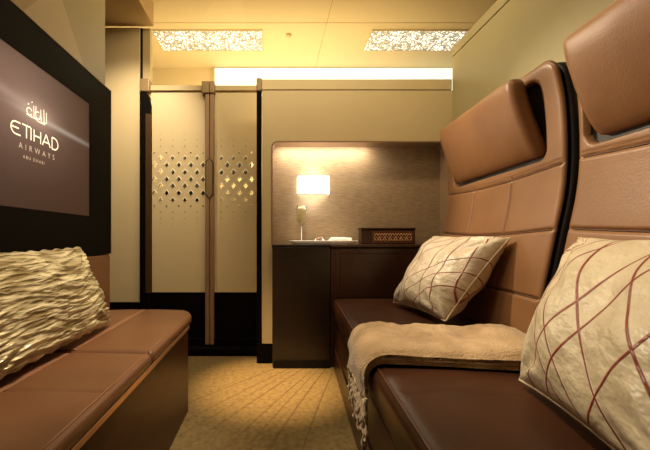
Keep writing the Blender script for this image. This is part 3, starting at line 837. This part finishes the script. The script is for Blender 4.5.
# ------------------------------------------------------------------ wall lamp
sl = 361/2.345
lx0, lx1 = (297.5-272)/sl, (329.8-272)/sl; lz0, lz1 = .8+(238-194.5)/sl, .8+(238-175)/sl
lm = thing('wall_lamp', 'glowing square wall lamp with thin dark frame in the woven niche', 'lamp', ((lx0+lx1)/2, 2.425, lz0))
hw, hh = (lx1-lx0)/2, lz1-lz0
bm = bmesh.new()
for a in ((-hw, hw, -.08, -.077), (-hw, -hw+.003, -.077, -.012), (hw-.003, hw, -.077, -.012)):
    add_box(bm, a[0], a[1], a[2], a[3], .003, hh-.003)
from_bm('lamp_shade', bm, M['shade'], lm)
bm = bmesh.new()
for z in (0, hh-.003):
    for a in ((-hw-.003, hw+.003, -.083, -.079), (-hw-.003, -hw, -.079, -.002), (hw, hw+.003, -.079, -.002)):
        add_box(bm, a[0], a[1], a[2], a[3], z, z+.003)
add_box(bm, -hw-.003, -hw, -.083, -.080, 0, hh)
add_box(bm, hw, hw+.003, -.083, -.080, 0, hh)
from_bm('frame', bm, M['bronze'], lm)
box('wall_plate', -.03, .03, -.010, -.001, .03, hh-.03, M['stile'], lm)
tube('lamp_arm', [(-hw-.0015, -.08, 0), (-hw-.0015, -.08, -.045)], .0012, M['stile'], lm, 6)
tube('bulb', [(0, -.04, .035), (0, -.04, hh-.03)], .010, M['shade'], lm)

# ------------------------------------------------------------------ lights
def area(name, loc, rot, size, power, col, sy=None):
    l = bpy.data.lights.new(name, 'AREA'); l.energy = power; l.color = col; l.size = size
    if sy: l.shape = 'RECTANGLE'; l.size_y = sy
    o = bpy.data.objects.new(name, l); C.objects.link(o); o.location = loc; o.rotation_euler = rot; return o
def spot(name, loc, target, power, col, ang, blend=.6, size=.03):
    l = bpy.data.lights.new(name, 'SPOT'); l.energy = power; l.color = col; l.spot_size = math.radians(ang); l.spot_blend = blend; l.shadow_soft_size = size
    o = bpy.data.objects.new(name, l); C.objects.link(o); o.location = loc
    o.rotation_euler = (Vector(target)-Vector(loc)).to_track_quat('-Z', 'Y').to_euler(); return o
WARM = (1, .74, .45); WARM2 = (1, .82, .58)
area('aisle_ceiling_lamp', (-.1, 1.0, 2.42), (0, 0, 0), .5, 6, WARM2)
spot('floor_downlight', (-.12, 1.80, 2.40), (-.0, 1.97, 0), 620, (1, .66, .32), 24, 1)
spot('added_far_cushion_spot', (-.10, 2.2, 1.78), (.93, 1.42, 1.0), 72, WARM2, 62, .9, .02)  # unseen spot added to throw the far cushion's shadow on the seat back
spot('seat_reading_light', (-.25, 1.9, 2.38), (.95, 1.6, 1.3), 22, WARM2, 40, .9, .03)
spot('near_seat_reading_light', (-.15, 1.10, 2.40), (.85, .72, .9), 80, WARM2, 50, .9, .03)
spot('added_blanket_spot', (-.45, .95, 2.35), (.35, 1.12, .42), 95, WARM2, 24, 1, .03)  # unseen spot added from the aisle side to brighten blanket and fringe
spot('bench_reading_light', (.05, 1.25, 2.40), (-.66, 1.25, .55), 120, WARM2, 44, .9, .03)
spot('added_corner_spot', (-.75, 1.9, 2.25), (-1.0, 2.53, 1.3), 55, WARM2, 80, 1, .03)  # unseen spot added to brighten the end wall panel
spot('added_cabinet_spot', (.10, 1.2, 2.35), (.34, 2.33, .80), 60, WARM2, 20, 1, .03)  # unseen spot added to brighten the tray, lattice box and cabinet fronts
area('beyond_fill', (-.2, 2.95, 1.2), (PI, 0, 0), 1.8, 20, (1, .78, .42), .5)  # fill light added out of view to brighten the aisle beyond the partition
area('beyond_wall_fill', (0, 2.72, 1.6), (math.radians(105), 0, 0), 2.2, 20, (1, .82, .48), .2)  # fill added behind the partition to brighten far wall and lattice openings
area('partition_wash', (.1, 1.75, 2.42), (math.radians(28), 0, 0), 1.6, 12, (1, .80, .47), .1)
area('niche_strip', (.34, 2.345, 1.400), (math.radians(20), 0, 0), .6, 2.6, (1, .86, .64), .03)
for z, p in ((lz1+.03, .7), (lz0-.03, .65)):
    l = bpy.data.lights.new('lamp_glow', 'POINT'); l.energy = p; l.color = (1, .93, .80); l.shadow_soft_size = .05
    o = bpy.data.objects.new('lamp_glow', l); C.objects.link(o); o.location = ((lx0+lx1)/2, 2.35, z)
w = bpy.data.worlds.new('world'); bpy.context.scene.world = w; w.use_nodes = True
w.node_tree.nodes['Background'].inputs[0].default_value = (.5,.36,.2,1); w.node_tree.nodes['Background'].inputs[1].default_value = .05

# ------------------------------------------------------------------ camera
cam = bpy.data.cameras.new('camera'); co = bpy.data.objects.new('camera', cam); C.objects.link(co)
co.location = (0, 0, .8); co.rotation_euler = (PI/2, 0, 0)
cam.sensor_width = 36; cam.lens = 36*361/650; cam.shift_x = (325-272)/650; cam.shift_y = (238-225)/650
cam.clip_start = .02
bpy.context.scene.camera = co
vs = bpy.context.scene.view_settings
vs.view_transform = 'Standard'; vs.look = 'None'; vs.gamma = 1; vs.use_curve_mapping = False; vs.exposure = .08
